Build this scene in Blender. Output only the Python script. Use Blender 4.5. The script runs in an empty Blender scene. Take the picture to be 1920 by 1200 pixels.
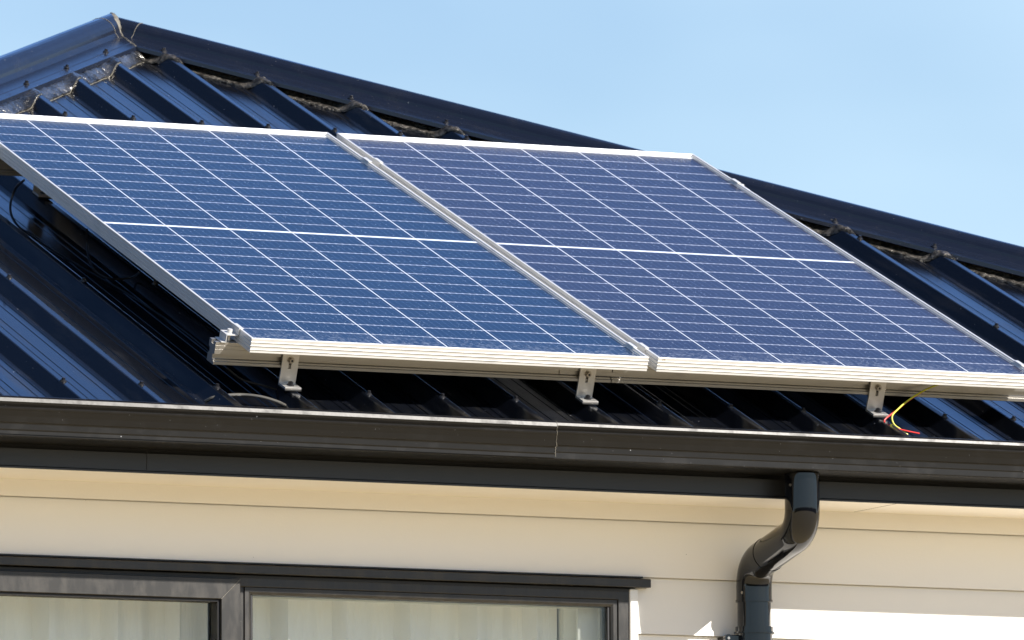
import bpy, bmesh, math, random
from mathutils import Vector, Matrix, Euler, noise
random.seed(7)
sc = bpy.context.scene
C = sc.collection
Z0 = 3.35                      # height of the panels' lower edge above the ground
TH = 0.3891493466625027        # roof pitch of the street face

# ------------------------------------------------------------------ camera
cam_d = bpy.data.cameras.new('camera'); cam = bpy.data.objects.new('camera', cam_d); C.objects.link(cam)
yaw, pit, rol = 0.43101959635423076, 0.11653820782375876, -0.00409548548227771
fwd = Vector((math.sin(yaw)*math.cos(pit), math.cos(yaw)*math.cos(pit), math.sin(pit)))
rgt = Vector((math.cos(yaw), -math.sin(yaw), 0)); upv = rgt.cross(fwd)
r2 = rgt*math.cos(rol) + upv*math.sin(rol); u2 = -rgt*math.sin(rol) + upv*math.cos(rol)
cam.matrix_world = Matrix(((r2.x, u2.x, -fwd.x, -7.915577), (r2.y, u2.y, -fwd.y, -18.681196), (r2.z, u2.z, -fwd.z, -2.333435+Z0), (0, 0, 0, 1)))
cam_d.sensor_width = 36; cam_d.lens = 16235.38/1920*36
cam_d.clip_start = 0.1; cam_d.clip_end = 5000
cam_d.dof.use_dof = True; cam_d.dof.focus_distance = 20.6; cam_d.dof.aperture_fstop = 18
sc.camera = cam

# ------------------------------------------------------------------ light
SUN_EL, SUN_A = math.radians(32.2), math.radians(35)     # A: from the wall's normal towards +X
S = Vector((math.sin(SUN_A)*math.cos(SUN_EL), -math.cos(SUN_A)*math.cos(SUN_EL), math.sin(SUN_EL)))
w = bpy.data.worlds.new('World'); sc.world = w; w.use_nodes = True
nt = w.node_tree; nt.nodes.clear()
sky = nt.nodes.new('ShaderNodeTexSky'); sky.sky_type = 'NISHITA'; sky.sun_disc = False
sky.sun_elevation = SUN_EL; sky.sun_rotation = math.pi - SUN_A
sky.air_density = 1.0; sky.dust_density = 0.25; sky.ozone_density = 2.0; sky.altitude = 50
bg = nt.nodes.new('ShaderNodeBackground'); bg.inputs[1].default_value = 0.080
wo = nt.nodes.new('ShaderNodeOutputWorld')
# faint high veil of cloud
tc = nt.nodes.new('ShaderNodeTexCoord'); mp = nt.nodes.new('ShaderNodeMapping'); mp.inputs['Scale'].default_value = (9, 9, 22)
mp.inputs['Rotation'].default_value = (0.3, 0.2, 0.5)
nz = nt.nodes.new('ShaderNodeTexNoise'); nz.inputs['Scale'].default_value = 1.0; nz.inputs['Detail'].default_value = 3; nz.inputs['Roughness'].default_value = 0.45
rp = nt.nodes.new('ShaderNodeValToRGB'); rp.color_ramp.elements[0].position = .36; rp.color_ramp.elements[1].position = .62
rp.color_ramp.elements[0].color = (0, 0, 0, 1); rp.color_ramp.elements[1].color = (.42, .42, .42, 1)
hs = nt.nodes.new('ShaderNodeHueSaturation'); hs.inputs['Saturation'].default_value = 1.20; hs.inputs['Hue'].default_value = .510
mx = nt.nodes.new('ShaderNodeMix'); mx.data_type = 'RGBA'; mx.inputs[7].default_value = (4.9, 6.6, 8.0, 1)
sxyz = nt.nodes.new('ShaderNodeSeparateXYZ'); hz = nt.nodes.new('ShaderNodeMapRange'); hz.clamp = True
for i_, v_ in ((1, 0.0), (2, .30), (3, .62), (4, 0.0)): hz.inputs[i_].default_value = v_
ad = nt.nodes.new('ShaderNodeMath'); ad.operation = 'ADD'; ad.use_clamp = True
nt.links.new(tc.outputs['Generated'], mp.inputs[0]); nt.links.new(mp.outputs[0], nz.inputs['Vector'])
nt.links.new(tc.outputs['Generated'], sxyz.inputs[0]); nt.links.new(sxyz.outputs[2], hz.inputs[0])
nt.links.new(nz.outputs['Fac'], rp.inputs[0]); nt.links.new(hz.outputs[0], ad.inputs[1])
vd = nt.nodes.new('ShaderNodeVectorMath'); vd.operation = 'DOT_PRODUCT'; vd.inputs[1].default_value = Vector((.50, .72, .48)).normalized()  # unseen part of the sky brightened so the roof pans mirror lighter
vr = nt.nodes.new('ShaderNodeMapRange'); vr.interpolation_type = 'SMOOTHSTEP'
for i_, v_ in ((1, .84), (2, .985), (3, 1.0), (4, 3.3)): vr.inputs[i_].default_value = v_
dk = nt.nodes.new('ShaderNodeMapRange'); dk.interpolation_type = 'SMOOTHSTEP'  # sky higher up dimmed so the rib flanks mirror darker
for i_, v_ in ((1, .48), (2, .66), (3, 1.0), (4, .5)): dk.inputs[i_].default_value = v_
dm = nt.nodes.new('ShaderNodeVectorMath'); dm.operation = 'SCALE'
a2 = nt.nodes.new('ShaderNodeMath'); a2.operation = 'MULTIPLY'
nt.links.new(tc.outputs['Generated'], vd.inputs[0]); nt.links.new(vd.outputs['Value'], vr.inputs[0])
nt.links.new(sxyz.outputs[2], dk.inputs[0]); nt.links.new(sky.outputs[0], dm.inputs[0]); zr = nt.nodes.new('ShaderNodeMapRange'); zr.interpolation_type = 'SMOOTHSTEP'
for i_, v_ in ((1, .18), (2, .40), (3, 0.0), (4, 1.0)): zr.inputs[i_].default_value = v_
m3 = nt.nodes.new('ShaderNodeMix'); m3.data_type = 'FLOAT'; m3.inputs[2].default_value = 1.0
nt.links.new(sxyz.outputs[2], zr.inputs[0]); nt.links.new(zr.outputs[0], m3.inputs[0]); nt.links.new(vr.outputs[0], m3.inputs[3])
iv = nt.nodes.new('ShaderNodeMath'); iv.operation = 'SUBTRACT'; iv.inputs[0].default_value = 1.0; nt.links.new(zr.outputs[0], iv.inputs[1])
mv = nt.nodes.new('ShaderNodeMath'); mv.operation = 'MULTIPLY'; nt.links.new(rp.outputs[0], mv.inputs[0]); nt.links.new(iv.outputs[0], mv.inputs[1])
nt.links.new(mv.outputs[0], ad.inputs[0])
nt.links.new(dk.outputs[0], a2.inputs[0]); nt.links.new(m3.outputs[0], a2.inputs[1]); nt.links.new(a2.outputs[0], dm.inputs['Scale'])
nt.links.new(ad.outputs[0], mx.inputs[0]); nt.links.new(dm.outputs[0], hs.inputs['Color'])
nt.links.new(hs.outputs[0], mx.inputs[6]); nt.links.new(mx.outputs[2], bg.inputs[0]); nt.links.new(bg.outputs[0], wo.inputs[0])
sd = bpy.data.lights.new('sun', 'SUN'); sd.energy = 4.8; sd.angle = math.radians(.5); sd.color = (1, .94, .86)
so = bpy.data.objects.new('sun', sd); C.objects.link(so); so.rotation_euler = S.to_track_quat('Z', 'Y').to_euler(); so.location = (0, -5, 12)
sc.view_settings.view_transform = 'Standard'; sc.view_settings.look = 'None'; sc.view_settings.exposure = 0.8; sc.view_settings.gamma = 1
sc.render.engine = 'CYCLES'

# ------------------------------------------------------------------ helpers
EU = Vector((1, 0, 0)); EV = Vector((0, math.cos(TH), math.sin(TH))); EN = Vector((0, -math.sin(TH), math.cos(TH)))
O0 = Vector((0, 0, Z0))
def P(u, v, n): return O0 + EU*u + EV*v + EN*n
def tag(o, label=None, cat=None, group=None, kind=None):
    for k, v in (('label', label), ('category', cat), ('group', group), ('kind', kind)):
        if v: o[k] = v
    return o
def obj(name, bm, mat, parent=None, loc=(0, 0, 0), rot=(0, 0, 0), smooth=False, world_shift=None):
    me = bpy.data.meshes.new(name)
    if world_shift is not None:
        bmesh.ops.translate(bm, verts=bm.verts, vec=-Vector(world_shift))
    bm.normal_update()
    if smooth:
        for f in bm.faces: f.smooth = True
    if smooth:
        for e in bm.edges:
            if len(e.link_faces) == 2 and e.calc_face_angle(0) > .7: e.smooth = False
    bm.to_mesh(me); bm.free()
    for m in (mat if isinstance(mat, (list, tuple)) else [mat]): me.materials.append(m)
    o = bpy.data.objects.new(name, me); C.objects.link(o)
    o.location = loc; o.rotation_euler = rot
    if parent: o.parent = parent
    return o
def empty(name, loc=(0, 0, 0), rot=(0, 0, 0)):
    o = bpy.data.objects.new(name, None); C.objects.link(o); o.location = loc; o.rotation_euler = rot; o.empty_display_size = .1
    return o
def dup(o, parent=None, loc=None):
    c = o.copy(); C.objects.link(c)
    if parent is not None: c.parent = parent
    if loc is not None: c.location = loc
    for ch in list(o.children):
        dup(ch, c)
    return c
def box(bm, x0, x1, y0, y1, z0, z1, bev=0, mat=0):
    vs = [bm.verts.new((x, y, z)) for x in (x0, x1) for y in (y0, y1) for z in (z0, z1)]
    fs = []
    for q in ((0, 1, 3, 2), (4, 6, 7, 5), (0, 4, 5, 1), (2, 3, 7, 6), (0, 2, 6, 4), (1, 5, 7, 3)):
        f = bm.faces.new([vs[i] for i in q]); f.material_index = mat; fs.append(f)
    if bev:
        es = list({e for f in fs for e in f.edges})
        bmesh.ops.bevel(bm, geom=es, offset=bev, segments=2, affect='EDGES', profile=.5)
    return vs
def loft(bm, rings, closed_ring=True, closed_path=False, cap=False, mat=0):
    R = [[bm.verts.new(p) for p in r] for r in rings]
    n = len(R[0]); m = len(R)
    for i in range(m if closed_path else m-1):
        a, b = R[i], R[(i+1) % m]
        for j in range(n if closed_ring else n-1):
            k = (j+1) % n
            f = bm.faces.new((a[j], a[k], b[k], b[j])); f.material_index = mat
    if cap and closed_ring:
        bm.faces.new(list(reversed(R[0]))); bm.faces.new(R[-1])
    bmesh.ops.recalc_face_normals(bm, faces=bm.faces)
    return R
def catmull(pts, n=8):
    pts = [Vector(p) for p in pts]; out = []
    ext = [pts[0]*2-pts[1]] + pts + [pts[-1]*2-pts[-2]]
    for i in range(1, len(ext)-2):
        p0, p1, p2, p3 = ext[i-1:i+3]
        for k in range(n):
            t = k/n
            out.append(.5*((2*p1)+(p2-p0)*t+(2*p0-5*p1+4*p2-p3)*t*t+(3*p1-p0-3*p2+p3)*t**3))
    out.append(pts[-1]); return out
def tube(bm, pts, r, seg=12, cap=True, mat=0):
    pts = [Vector(p) for p in pts]; rings = []
    prev = None
    for i, p in enumerate(pts):
        d = (pts[min(i+1, len(pts)-1)] - pts[max(i-1, 0)]).normalized()
        if prev is None:
            a = d.orthogonal().normalized()
        else:
            a = (prev - d*prev.dot(d)).normalized()
        prev = a; b = d.cross(a)
        rr = r(i/(len(pts)-1)) if callable(r) else r
        rings.append([p + (a*math.cos(t)+b*math.sin(t))*rr for t in [2*math.pi*k/seg for k in range(seg)]])
    loft(bm, rings, cap=cap, mat=mat)
def cyl(bm, p0, p1, r, seg=24, mat=0): tube(bm, [p0, p1], r, seg, True, mat)

# ------------------------------------------------------------------ materials
class NB:
    def __init__(s, name):
        s.m = bpy.data.materials.new(name); s.m.use_nodes = True; s.t = s.m.node_tree
        s.b = s.t.nodes['Principled BSDF']; s.out = s.t.nodes['Material Output']
    def n(s, ty, **kw):
        x = s.t.nodes.new(ty)
        for k, v in kw.items(): setattr(x, k, v)
        return x
    def l(s, a, b): s.t.links.new(a, b)
    def val(s, sock, v):
        if isinstance(v, (int, float)): sock.default_value = v
        elif isinstance(v, (tuple, list)): sock.default_value = v
        else: s.l(v, sock)
    def math(s, op, a, b=0.0, c=None, clamp=False):
        x = s.n('ShaderNodeMath', operation=op, use_clamp=clamp)
        s.val(x.inputs[0], a); s.val(x.inputs[1], b)
        if c is not None: s.val(x.inputs[2], c)
        return x.outputs[0]
    def mix(s, f, a, b):
        x = s.n('ShaderNodeMix', data_type='RGBA'); s.val(x.inputs[0], f)
        s.val(x.inputs[6], a if not isinstance(a, tuple) or len(a) == 4 else (*a, 1)); s.val(x.inputs[7], b if not isinstance(b, tuple) or len(b) == 4 else (*b, 1))
        return x.outputs[2]
    def co(s, scale=(1, 1, 1), which='Object', rot=(0, 0, 0)):
        t = s.n('ShaderNodeTexCoord'); m = s.n('ShaderNodeMapping'); m.inputs['Scale'].default_value = scale; m.inputs['Rotation'].default_value = rot
        s.l(t.outputs[which], m.inputs[0]); return m.outputs[0]
    def noise(s, vec, scale, detail=3, rough=.5):
        x = s.n('ShaderNodeTexNoise'); s.l(vec, x.inputs['Vector']); x.inputs['Scale'].default_value = scale
        x.inputs['Detail'].default_value = detail; x.inputs['Roughness'].default_value = rough; return x.outputs['Fac']
    def ramp(s, f, p0, p1, c0=(0, 0, 0, 1), c1=(1, 1, 1, 1)):
        x = s.n('ShaderNodeValToRGB'); s.l(f, x.inputs[0]); e = x.color_ramp.elements
        e[0].position = p0; e[1].position = p1; e[0].color = c0; e[1].color = c1; return x.outputs[0]
    def specks(s, vec, scale, size):
        v = s.n('ShaderNodeTexVoronoi'); s.l(vec, v.inputs['Vector']); v.inputs['Scale'].default_value = scale
        sel = s.math('GREATER_THAN', s.sepx(v.outputs['Color']), .72)
        return s.math('MULTIPLY', s.math('LESS_THAN', v.outputs['Distance'], size), sel)
    def sepx(s, c):
        x = s.n('ShaderNodeSeparateColor'); s.l(c, x.inputs[0]); return x.outputs[0]
    def bump(s, h, strength, dist):
        x = s.n('ShaderNodeBump'); s.l(h, x.inputs['Height']); x.inputs['Strength'].default_value = strength; x.inputs['Distance'].default_value = dist
        s.l(x.outputs[0], s.b.inputs['Normal']); return x
    def set(s, col=None, rough=None, metal=None, spec=None, ior=None, coat=None, coat_r=None):
        b = s.b.inputs
        for k, v in (('Base Color', col), ('Roughness', rough), ('Metallic', metal), ('Specular IOR Level', spec), ('IOR', ior), ('Coat Weight', coat), ('Coat Roughness', coat_r)):
            if v is None: continue
            if isinstance(v, tuple) and len(v) == 3: v = (*v, 1)
            s.val(b[k], v)
        return s.m

def roof_paint(name, base=(.005, .006, .009), rough=.15, streak=(1.2, .25, 1), dusty=.40, ior=1.47):
    k = NB(name); co = k.co()
    big = k.noise(k.co((3, .6, 3)), 1.2, 3); fine = k.noise(co, 220, 2)
    sp = k.math('MAXIMUM', k.specks(co, 32, .045), k.specks(k.co((1.3, .9, 1.1)), 75, .05))
    dust = k.ramp(k.noise(k.co((9, 1.0, 9)), 2.0, 5, .65), .52, .78)
    c = k.mix(k.math('MULTIPLY', dust, dusty), base, (.06, .055, .045))
    c = k.mix(k.math('MULTIPLY', sp, .8), c, (.35, .36, .38))
    r = k.math('ADD', k.math('MULTIPLY', dust, .14), k.math('ADD', rough-.03, k.math('MULTIPLY', fine, .06)))
    k.bump(k.math('ADD', k.math('MULTIPLY', big, 1.0), k.math('MULTIPLY', fine, .012)), .35, .006)
    return k.set(c, r, 0, .5, ior)
M = {}
M['roof'] = roof_paint('roof_steel')
M['cap'] = roof_paint('hip_cap_steel', (.010, .014, .027), .20, (1.2, .25, 1), .10, 1.5)
M['gutter'] = roof_paint('gutter_steel', (.0055, .005, .0045), .36, (1.2, .25, 1), .04, 1.36)
def mk_fascia():
    k = NB('fascia_paint'); n = k.noise(k.co((1, 1, 6)), 3, 4); c = k.mix(n, (.014, .0145, .015), (.024, .024, .025))
    return k.set(c, .42, 0, .5)
M['fascia'] = mk_fascia()
def mk_alu(name, base, rough, metal, scale):
    k = NB(name); br = k.noise(k.co(scale), 60, 3, .6); st = k.noise(k.co(), 9, 4, .6)
    c = k.mix(k.ramp(st, .55, .8), base, tuple(x*.8 for x in base))
    r = k.math('ADD', rough-.06, k.math('MULTIPLY', br, .14))
    k.bump(br, .12, .0006)
    return k.set(c, r, metal, .5)
M['alu'] = mk_alu('anodised_frame', (.70, .695, .68), .36, .30, (.5, 30, 30))
M['alu_side'] = M['alu']
M['rail'] = mk_alu('mill_aluminium', (.44, .425, .40), .36, .8, (.5, 30, 30))
M['bracket'] = mk_alu('bracket_aluminium', (.66, .64, .61), .42, .75, (25, 25, 1))
def simple(name, col, rough=.5, metal=0, nscale=40, var=.25, spec=.5):
    k = NB(name); n = k.noise(k.co(), nscale, 3); c = k.mix(n, tuple(x*(1-var) for x in col), tuple(min(1, x*(1+var)) for x in col))
    return k.set(c, rough, metal, spec)
M['screw'] = simple('painted_screw', (.02, .02, .024), .35, .2)
M['steel'] = simple('stainless_bolt', (.42, .39, .35), .28, 1)
M['slot'] = simple('dark_slot', (.01, .01, .01), .6)
M['back'] = simple('panel_backsheet', (.10, .10, .105), .5)
M['cable'] = simple('black_cable', (.012, .012, .013), .38)
M['conduit'] = simple('grey_conduit', (.10, .095, .085), .3)
M['yellow'] = simple('yellow_green_insulation', (.62, .60, .03), .4, 0, 15, .12)
M['green'] = simple('green_stripe', (.05, .25, .05), .4)
M['red'] = simple('red_insulation', (.62, .035, .03), .4, 0, 15, .12)
M['pvc'] = simple('black_downpipe', (.003, .0034, .005), .05, 0, 12, .3)
M['pvc2'] = M['pvc']
def mk_wall():
    k = NB('cream_weatherboard'); co = k.co()
    n = k.noise(k.co((.6, .6, 2)), 3, 4); f = k.noise(k.co((1, 1, 1)), 160, 2)
    sp = k.specks(co, 14, .02)
    c = k.mix(n, (.83, .805, .76), (.87, .85, .815)); c = k.mix(k.math('MULTIPLY', sp, .6), c, (.12, .10, .08))
    k.bump(f, .12, .0015)
    return k.set(c, .62, 0, .35)
M['wall'] = mk_wall()
M['soffit'] = simple('soffit_paint', (.84, .79, .71), .6, 0, 4, .03)
M['trim'] = simple('white_trim', (.80, .80, .79), .45, 0, 6, .03)
def mk_wframe():
    k = NB('window_frame_paint'); d = k.ramp(k.noise(k.co((4, 4, 1.4)), 6, 6, .7), .45, .75)
    sp = k.specks(k.co(), 60, .05)
    c = k.mix(k.math('MULTIPLY', d, .45), (.022, .021, .020), (.075, .068, .058)); c = k.mix(k.math('MULTIPLY', sp, .35), c, (.4, .36, .28))
    return k.set(c, k.math('ADD', .38, k.math('MULTIPLY', d, .2)), .1, .5)
M['wframe'] = mk_wframe()
M['gasket'] = simple('window_gasket', (.008, .008, .01), .5)
def mk_curtain():
    k = NB('curtain_fabric'); n = k.noise(k.co((1, 1, .03)), 22, 4, .6); g = k.noise(k.co((120, 120, 120)), 1, 2)
    c = k.mix(n, (.86, .85, .80), (.93, .92, .88))
    wv = k.noise(k.co((9, 1, 1.0), rot=(0, .12, 0)), 2.2, 4, .7)
    k.bump(wv, .5, .02)
    return k.set(c, .85, 0, .2)
M['curtain'] = mk_curtain()
M['room'] = simple('interior_paint', (.82, .82, .74), .7, 0, 4, .03)
def mk_glass():
    k = NB('window_glass'); tr = k.n('ShaderNodeBsdfTransparent'); tr.inputs[0].default_value = (.98, .99, .98, 1)
    gl = k.n('ShaderNodeBsdfGlossy'); gl.inputs['Roughness'].default_value = .01
    fr = k.n('ShaderNodeFresnel'); fr.inputs[0].default_value = 1.5
    f2 = k.math('MULTIPLY', fr.outputs[0], .75, clamp=True); mxs = k.n('ShaderNodeMixShader')
    k.l(f2, mxs.inputs[0]); k.l(tr.outputs[0], mxs.inputs[1]); k.l(gl.outputs[0], mxs.inputs[2]); k.l(mxs.outputs[0], k.out.inputs[0])
    return k.m
M['glass'] = mk_glass()
def mk_lead(name, c1, c2, rough, metal, sc_, st):
    k = NB(name); co = k.co(); a = k.noise(k.co((1, 1, 1)), sc_, 4, .65); b = k.noise(co, sc_*5, 2)
    kn = k.n('ShaderNodeTexVoronoi'); k.l(co, kn.inputs['Vector']); kn.inputs['Scale'].default_value = 330
    c = k.mix(k.ramp(a, .35, .7), c1, c2)
    h = k.math('ADD', a, k.math('ADD', k.math('MULTIPLY', b, .35), k.math('MULTIPLY', kn.outputs['Distance'], .25)))
    k.bump(h, st, .006)
    return k.set(c, rough, metal, .5)
M['lead'] = mk_lead('crinkled_flashing', (.02, .018, .015), (.26, .235, .20), .34, .6, 80, .9)
M['lead2'] = mk_lead('smooth_flashing', (.07, .065, .055), (.62, .60, .56), .24, .95, 16, .8)
M['seal'] = mk_lead('sealant', (.13, .12, .10), (.26, .24, .19), .5, 0, 90, .5)
def mk_ground():
    k = NB('sandy_ground'); co = k.co()
    a = k.noise(co, .35, 6, .6); b = k.noise(co, 12, 5, .7)
    c = k.mix(a, (.58, .47, .27), (.68, .56, .36)); c = k.mix(k.math('MULTIPLY', b, .5), c, (.46, .37, .22))
    k.bump(b, .6, .03)
    return k.set(c, .95, 0, .2)
M['ground'] = mk_ground()

W_, L_, GAP = 1.038, 2.094, .0253
def mk_cells(name, base, base2, seed):
    k = NB(name); t = k.n('ShaderNodeTexCoord'); sx = k.n('ShaderNodeSeparateXYZ'); k.l(t.outputs['Object'], sx.inputs[0])
    x, y = sx.outputs[0], sx.outputs[1]
    ux = k.math('SUBTRACT', x, .0135); fx = k.math('MODULO', ux, .169)
    cx = k.math('FLOOR', k.math('DIVIDE', ux, .169))
    edge = k.math('MAXIMUM', k.math('LESS_THAN', ux, 0), k.math('GREATER_THAN', ux, 1.011))
    colgap = k.math('GREATER_THAN', fx, .1662)
    ay = k.math('SUBTRACT', k.math('ABSOLUTE', k.math('SUBTRACT', y, L_/2)), .006)
    mid = k.math('LESS_THAN', ay, 0)
    fy = k.math('MODULO', ay, .0845); rowgap = k.math('MAXIMUM', k.math('GREATER_THAN', fy, .0824), k.math('LESS_THAN', fy, .0007))
    cy = k.math('FLOOR', k.math('DIVIDE', k.math('ADD', y, 5), .0845))
    far = k.math('GREATER_THAN', ay, 1.0135)
    # distance to the nearest row edge and nearest busbar
    rd = k.math('MINIMUM', fy, k.math('SUBTRACT', .0828, fy))
    bm_ = k.math('MODULO', fx, .166/9); bd = k.math('ABSOLUTE', k.math('SUBTRACT', bm_, .166/18))
    tri = k.math('SUBTRACT', .0022, k.math('MULTIPLY', k.math('MAXIMUM', rd, 0), .42))
    tick = k.math('LESS_THAN', bd, tri)
    bus = k.math('LESS_THAN', bd, .00032)
    white = k.math('MAXIMUM', k.math('MAXIMUM', edge, colgap), k.math('MAXIMUM', mid, far))
    cellid = k.n('ShaderNodeCombineXYZ'); k.l(cx, cellid.inputs[0]); k.l(cy, cellid.inputs[1]); cellid.inputs[2].default_value = seed
    wn = k.n('ShaderNodeTexWhiteNoise'); k.l(cellid.outputs[0], wn.inputs[0])
    co = k.co(); gr = k.noise(co, 420, 2, .6)
    cell = k.mix(wn.outputs[0], base, base2)
    big = k.noise(k.co((1, 1, 1)), 2.2, 2)
    cell = k.mix(k.math('MULTIPLY', big, .35), cell, tuple(v*1.5 for v in base))
    cell = k.mix(k.math('MULTIPLY', gr, .25), cell, (.035, .05, .09))
    c = k.mix(k.math('MULTIPLY', bus, .4), cell, (.22, .28, .40))
    c = k.mix(k.math('MULTIPLY', tick, .8), c, (.46, .50, .60))
    c = k.mix(rowgap, c, (.50, .52, .60))
    c = k.mix(white, c, (.74, .77, .82))
    sp = k.math('MAXIMUM', k.specks(co, 60, .08), k.specks(co, 130, .15))
    edgedust = k.math('MULTIPLY', k.ramp(y, .0, .12, (1, 1, 1, 1), (0, 0, 0, 1)), k.ramp(k.noise(co, 90, 4, .7), .45, .65))
    c = k.mix(k.math('MULTIPLY', k.math('MAXIMUM', sp, k.math('MULTIPLY', edgedust, .5)), .6), c, (.6, .65, .75))
    k.bump(gr, .15, .0008)
    return k.set(c, k.math('ADD', .2, k.math('MULTIPLY', gr, .1)), 0, .5, 1.24)
M['cells_a'] = mk_cells('solar_cells_blue', (.003, .014, .040), (.005, .019, .052), 1)
M['cells_b'] = mk_cells('solar_cells_violet', (.013, .013, .029), (.018, .017, .037), 2)

# ------------------------------------------------------------------ ground
bm = bmesh.new()
bmesh.ops.create_grid(bm, x_segments=20, y_segments=20, size=1500)
g = obj('ground', bm, M['ground']); tag(g, 'sandy bare ground around the house', kind='structure')

# trees across the street, behind the camera: what the glossy gutter mirrors
bm = bmesh.new(); cols = []
for i in range(181):
    a = math.radians(-78+156*i/180+0); col = []
    hgt = 5.2+1.4*noise.noise(Vector((i*.16, 0, 0)))+1.0*noise.noise(Vector((i*.7, 3, 0)))
    for j in range(15):
        t = j/14*math.pi*.5; rr = 62-6*math.sin(t*1.0)*0+7*math.cos(t)*-1
        q = Vector((math.sin(a)*rr, -math.cos(a)*rr, hgt*math.sin(t)))
        q += Vector((noise.noise(q*.35), noise.noise(q*.35+Vector((9, 0, 0))), noise.noise(q*.4+Vector((0, 9, 0)))*.8))*1.3
        q.z = max(q.z, 0) if j else -.2; col.append(bm.verts.new(q))
    cols.append(col)
for a, b in zip(cols, cols[1:]):
    for j in range(14): bm.faces.new((a[j], a[j+1], b[j+1], b[j]))
k = NB('distant_foliage'); co = k.co(); nn = k.noise(co, 1.5, 6, .7); c = k.mix(nn, (.025, .035, .014), (.10, .10, .05)); k.bump(nn, 1, .5)
tl_ = obj('tree_line', bm, k.set(c, .9, 0, .2)); tag(tl_, 'far off mass of dark trees across the street behind the viewer', 'trees', kind='stuff')

# ------------------------------------------------------------------ house
YF, YL, YW = .02, -.12, .30
NR, NP = -.136, -.1655          # rib tops and pans below the panels' top plane
PITCH, RIB0 = .1952, -.443
def prof(u):
    a = ((u-RIB0+PITCH/2) % PITCH)-PITCH/2; h = NR-NP
    pts = PR
    a2 = a if a >= -.036 else a+PITCH
    for (x0, z0), (x1, z1) in zip(pts, pts[1:]):
        if x0 <= a2 <= x1: return NP + (z0 if x1 == x0 else z0+(z1-z0)*(a2-x0)/(x1-x0))
    return NP
hh = NR-NP
PR = [(-.036, 0), (-.0335, .0018), (-.0125, hh-.003), (-.0105, hh-.0009), (-.007, hh), (.007, hh), (.0105, hh-.0009), (.0125, hh-.003), (.0335, .0018), (.036, 0),
      (.0500, 0), (.0514, -.0022), (.0528, -.0022), (.0542, 0), (.0740, 0), (.0752, -.0016), (.0762, -.0016), (.0774, 0),
      (.1180, 0), (.1192, -.0018), (.1204, -.0018), (.1216, 0), (.1400, 0), (.1414, -.0022), (.1428, -.0022), (.1442, 0), (PITCH-.036, 0)]
c2 = Vector((1.049, 3.507)); dR = Vector((1.7508, -1.9399)).normalized(); dL = Vector((-.667, -.734)).normalized()
pR = Vector((-dR.y, dR.x)); pL = Vector((dL.y, -dL.x))
WF = .13
# apex: intersection of the two hip lines
a1, a2_ = c2+pR*WF, c2+pL*WF
det = dR.x*(-dL.y)+dL.x*dR.y
sR = ((a2_-a1).x*(-dL.y)+dL.x*(a2_-a1).y)/det
A2 = a1+dR*sR
HN = NR+.004
def HP(a): return P(a.x, a.y, HN)
APEX = HP(A2)
def hip_at_Y(d, Y):
    Dv = (EU*d.x+EV*d.y); t = (Y-APEX.y)/Dv.y; return APEX+Dv*t
XR = hip_at_Y(dR, YF).x; XL = hip_at_Y(dL, YF).x
YB_apex = APEX.y+4.5; YMID = (APEX.y+YB_apex)/2
YFB = 2*YMID-YF
house = empty('house', (0, YF, 0)); HS = Vector((0, YF, 0))
tag(house, 'cream weatherboard house with dark ribbed steel hip roof and black gutter', 'house')

# corrugated sheet: s along the eave, t up the slope
def corr(bm, s0, s1, t0, t1, fn, lap=False):
    k0 = math.floor((s0-RIB0)/PITCH)-1; k1 = math.ceil((s1-RIB0)/PITCH)+1
    ring = []
    for k in range(k0, k1):
        for (x, z) in PR[:-1]:
            s = RIB0+k*PITCH+x
            if s0 <= s <= s1: ring.append((s, NP+z + (.0009 if lap and k % 4 == 1 and -.02 < x < .034 else 0)))
    T = [t0, t1]
    rows = [[bm.verts.new(fn(s, t, n)) for s, n in ring] for t in T]
    for a, b in zip(rows, rows[1:]):
        for i in range(len(ring)-1): bm.faces.new((a[i], a[i+1], b[i+1], b[i]))
VE = -.135
def clip(bm, co, no):
    bmesh.ops.bisect_plane(bm, geom=list(bm.verts)+list(bm.edges)+list(bm.faces), plane_co=co, plane_no=no, clear_outer=True, dist=1e-6)
bm = bmesh.new(); corr(bm, XL-.3, XR+.3, VE, 4.3, lambda s, t, n: Vector((s, t, n)), True)
k_in = WF-.055
clip(bm, (c2.x+pR.x*k_in, c2.y+pR.y*k_in, 0), (pR.x, pR.y, 0)); clip(bm, (c2.x+pL.x*k_in, c2.y+pL.y*k_in, 0), (pL.x, pL.y, 0))
front_me_bm = bm.copy()
roof = obj('roof', bm, M['roof'], house, O0-HS, (TH, 0, 0)); tag(roof, 'ribbed dark blue steel roof face under the solar panels')
# back face, mirrored
bm = front_me_bm
for v in bm.verts:
    q = P(*v.co); v.co = Vector((q.x, 2*YMID-q.y, q.z))-HS
bmesh.ops.reverse_faces(bm, faces=bm.faces); obj('roof', bm, M['roof'], house)
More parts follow.
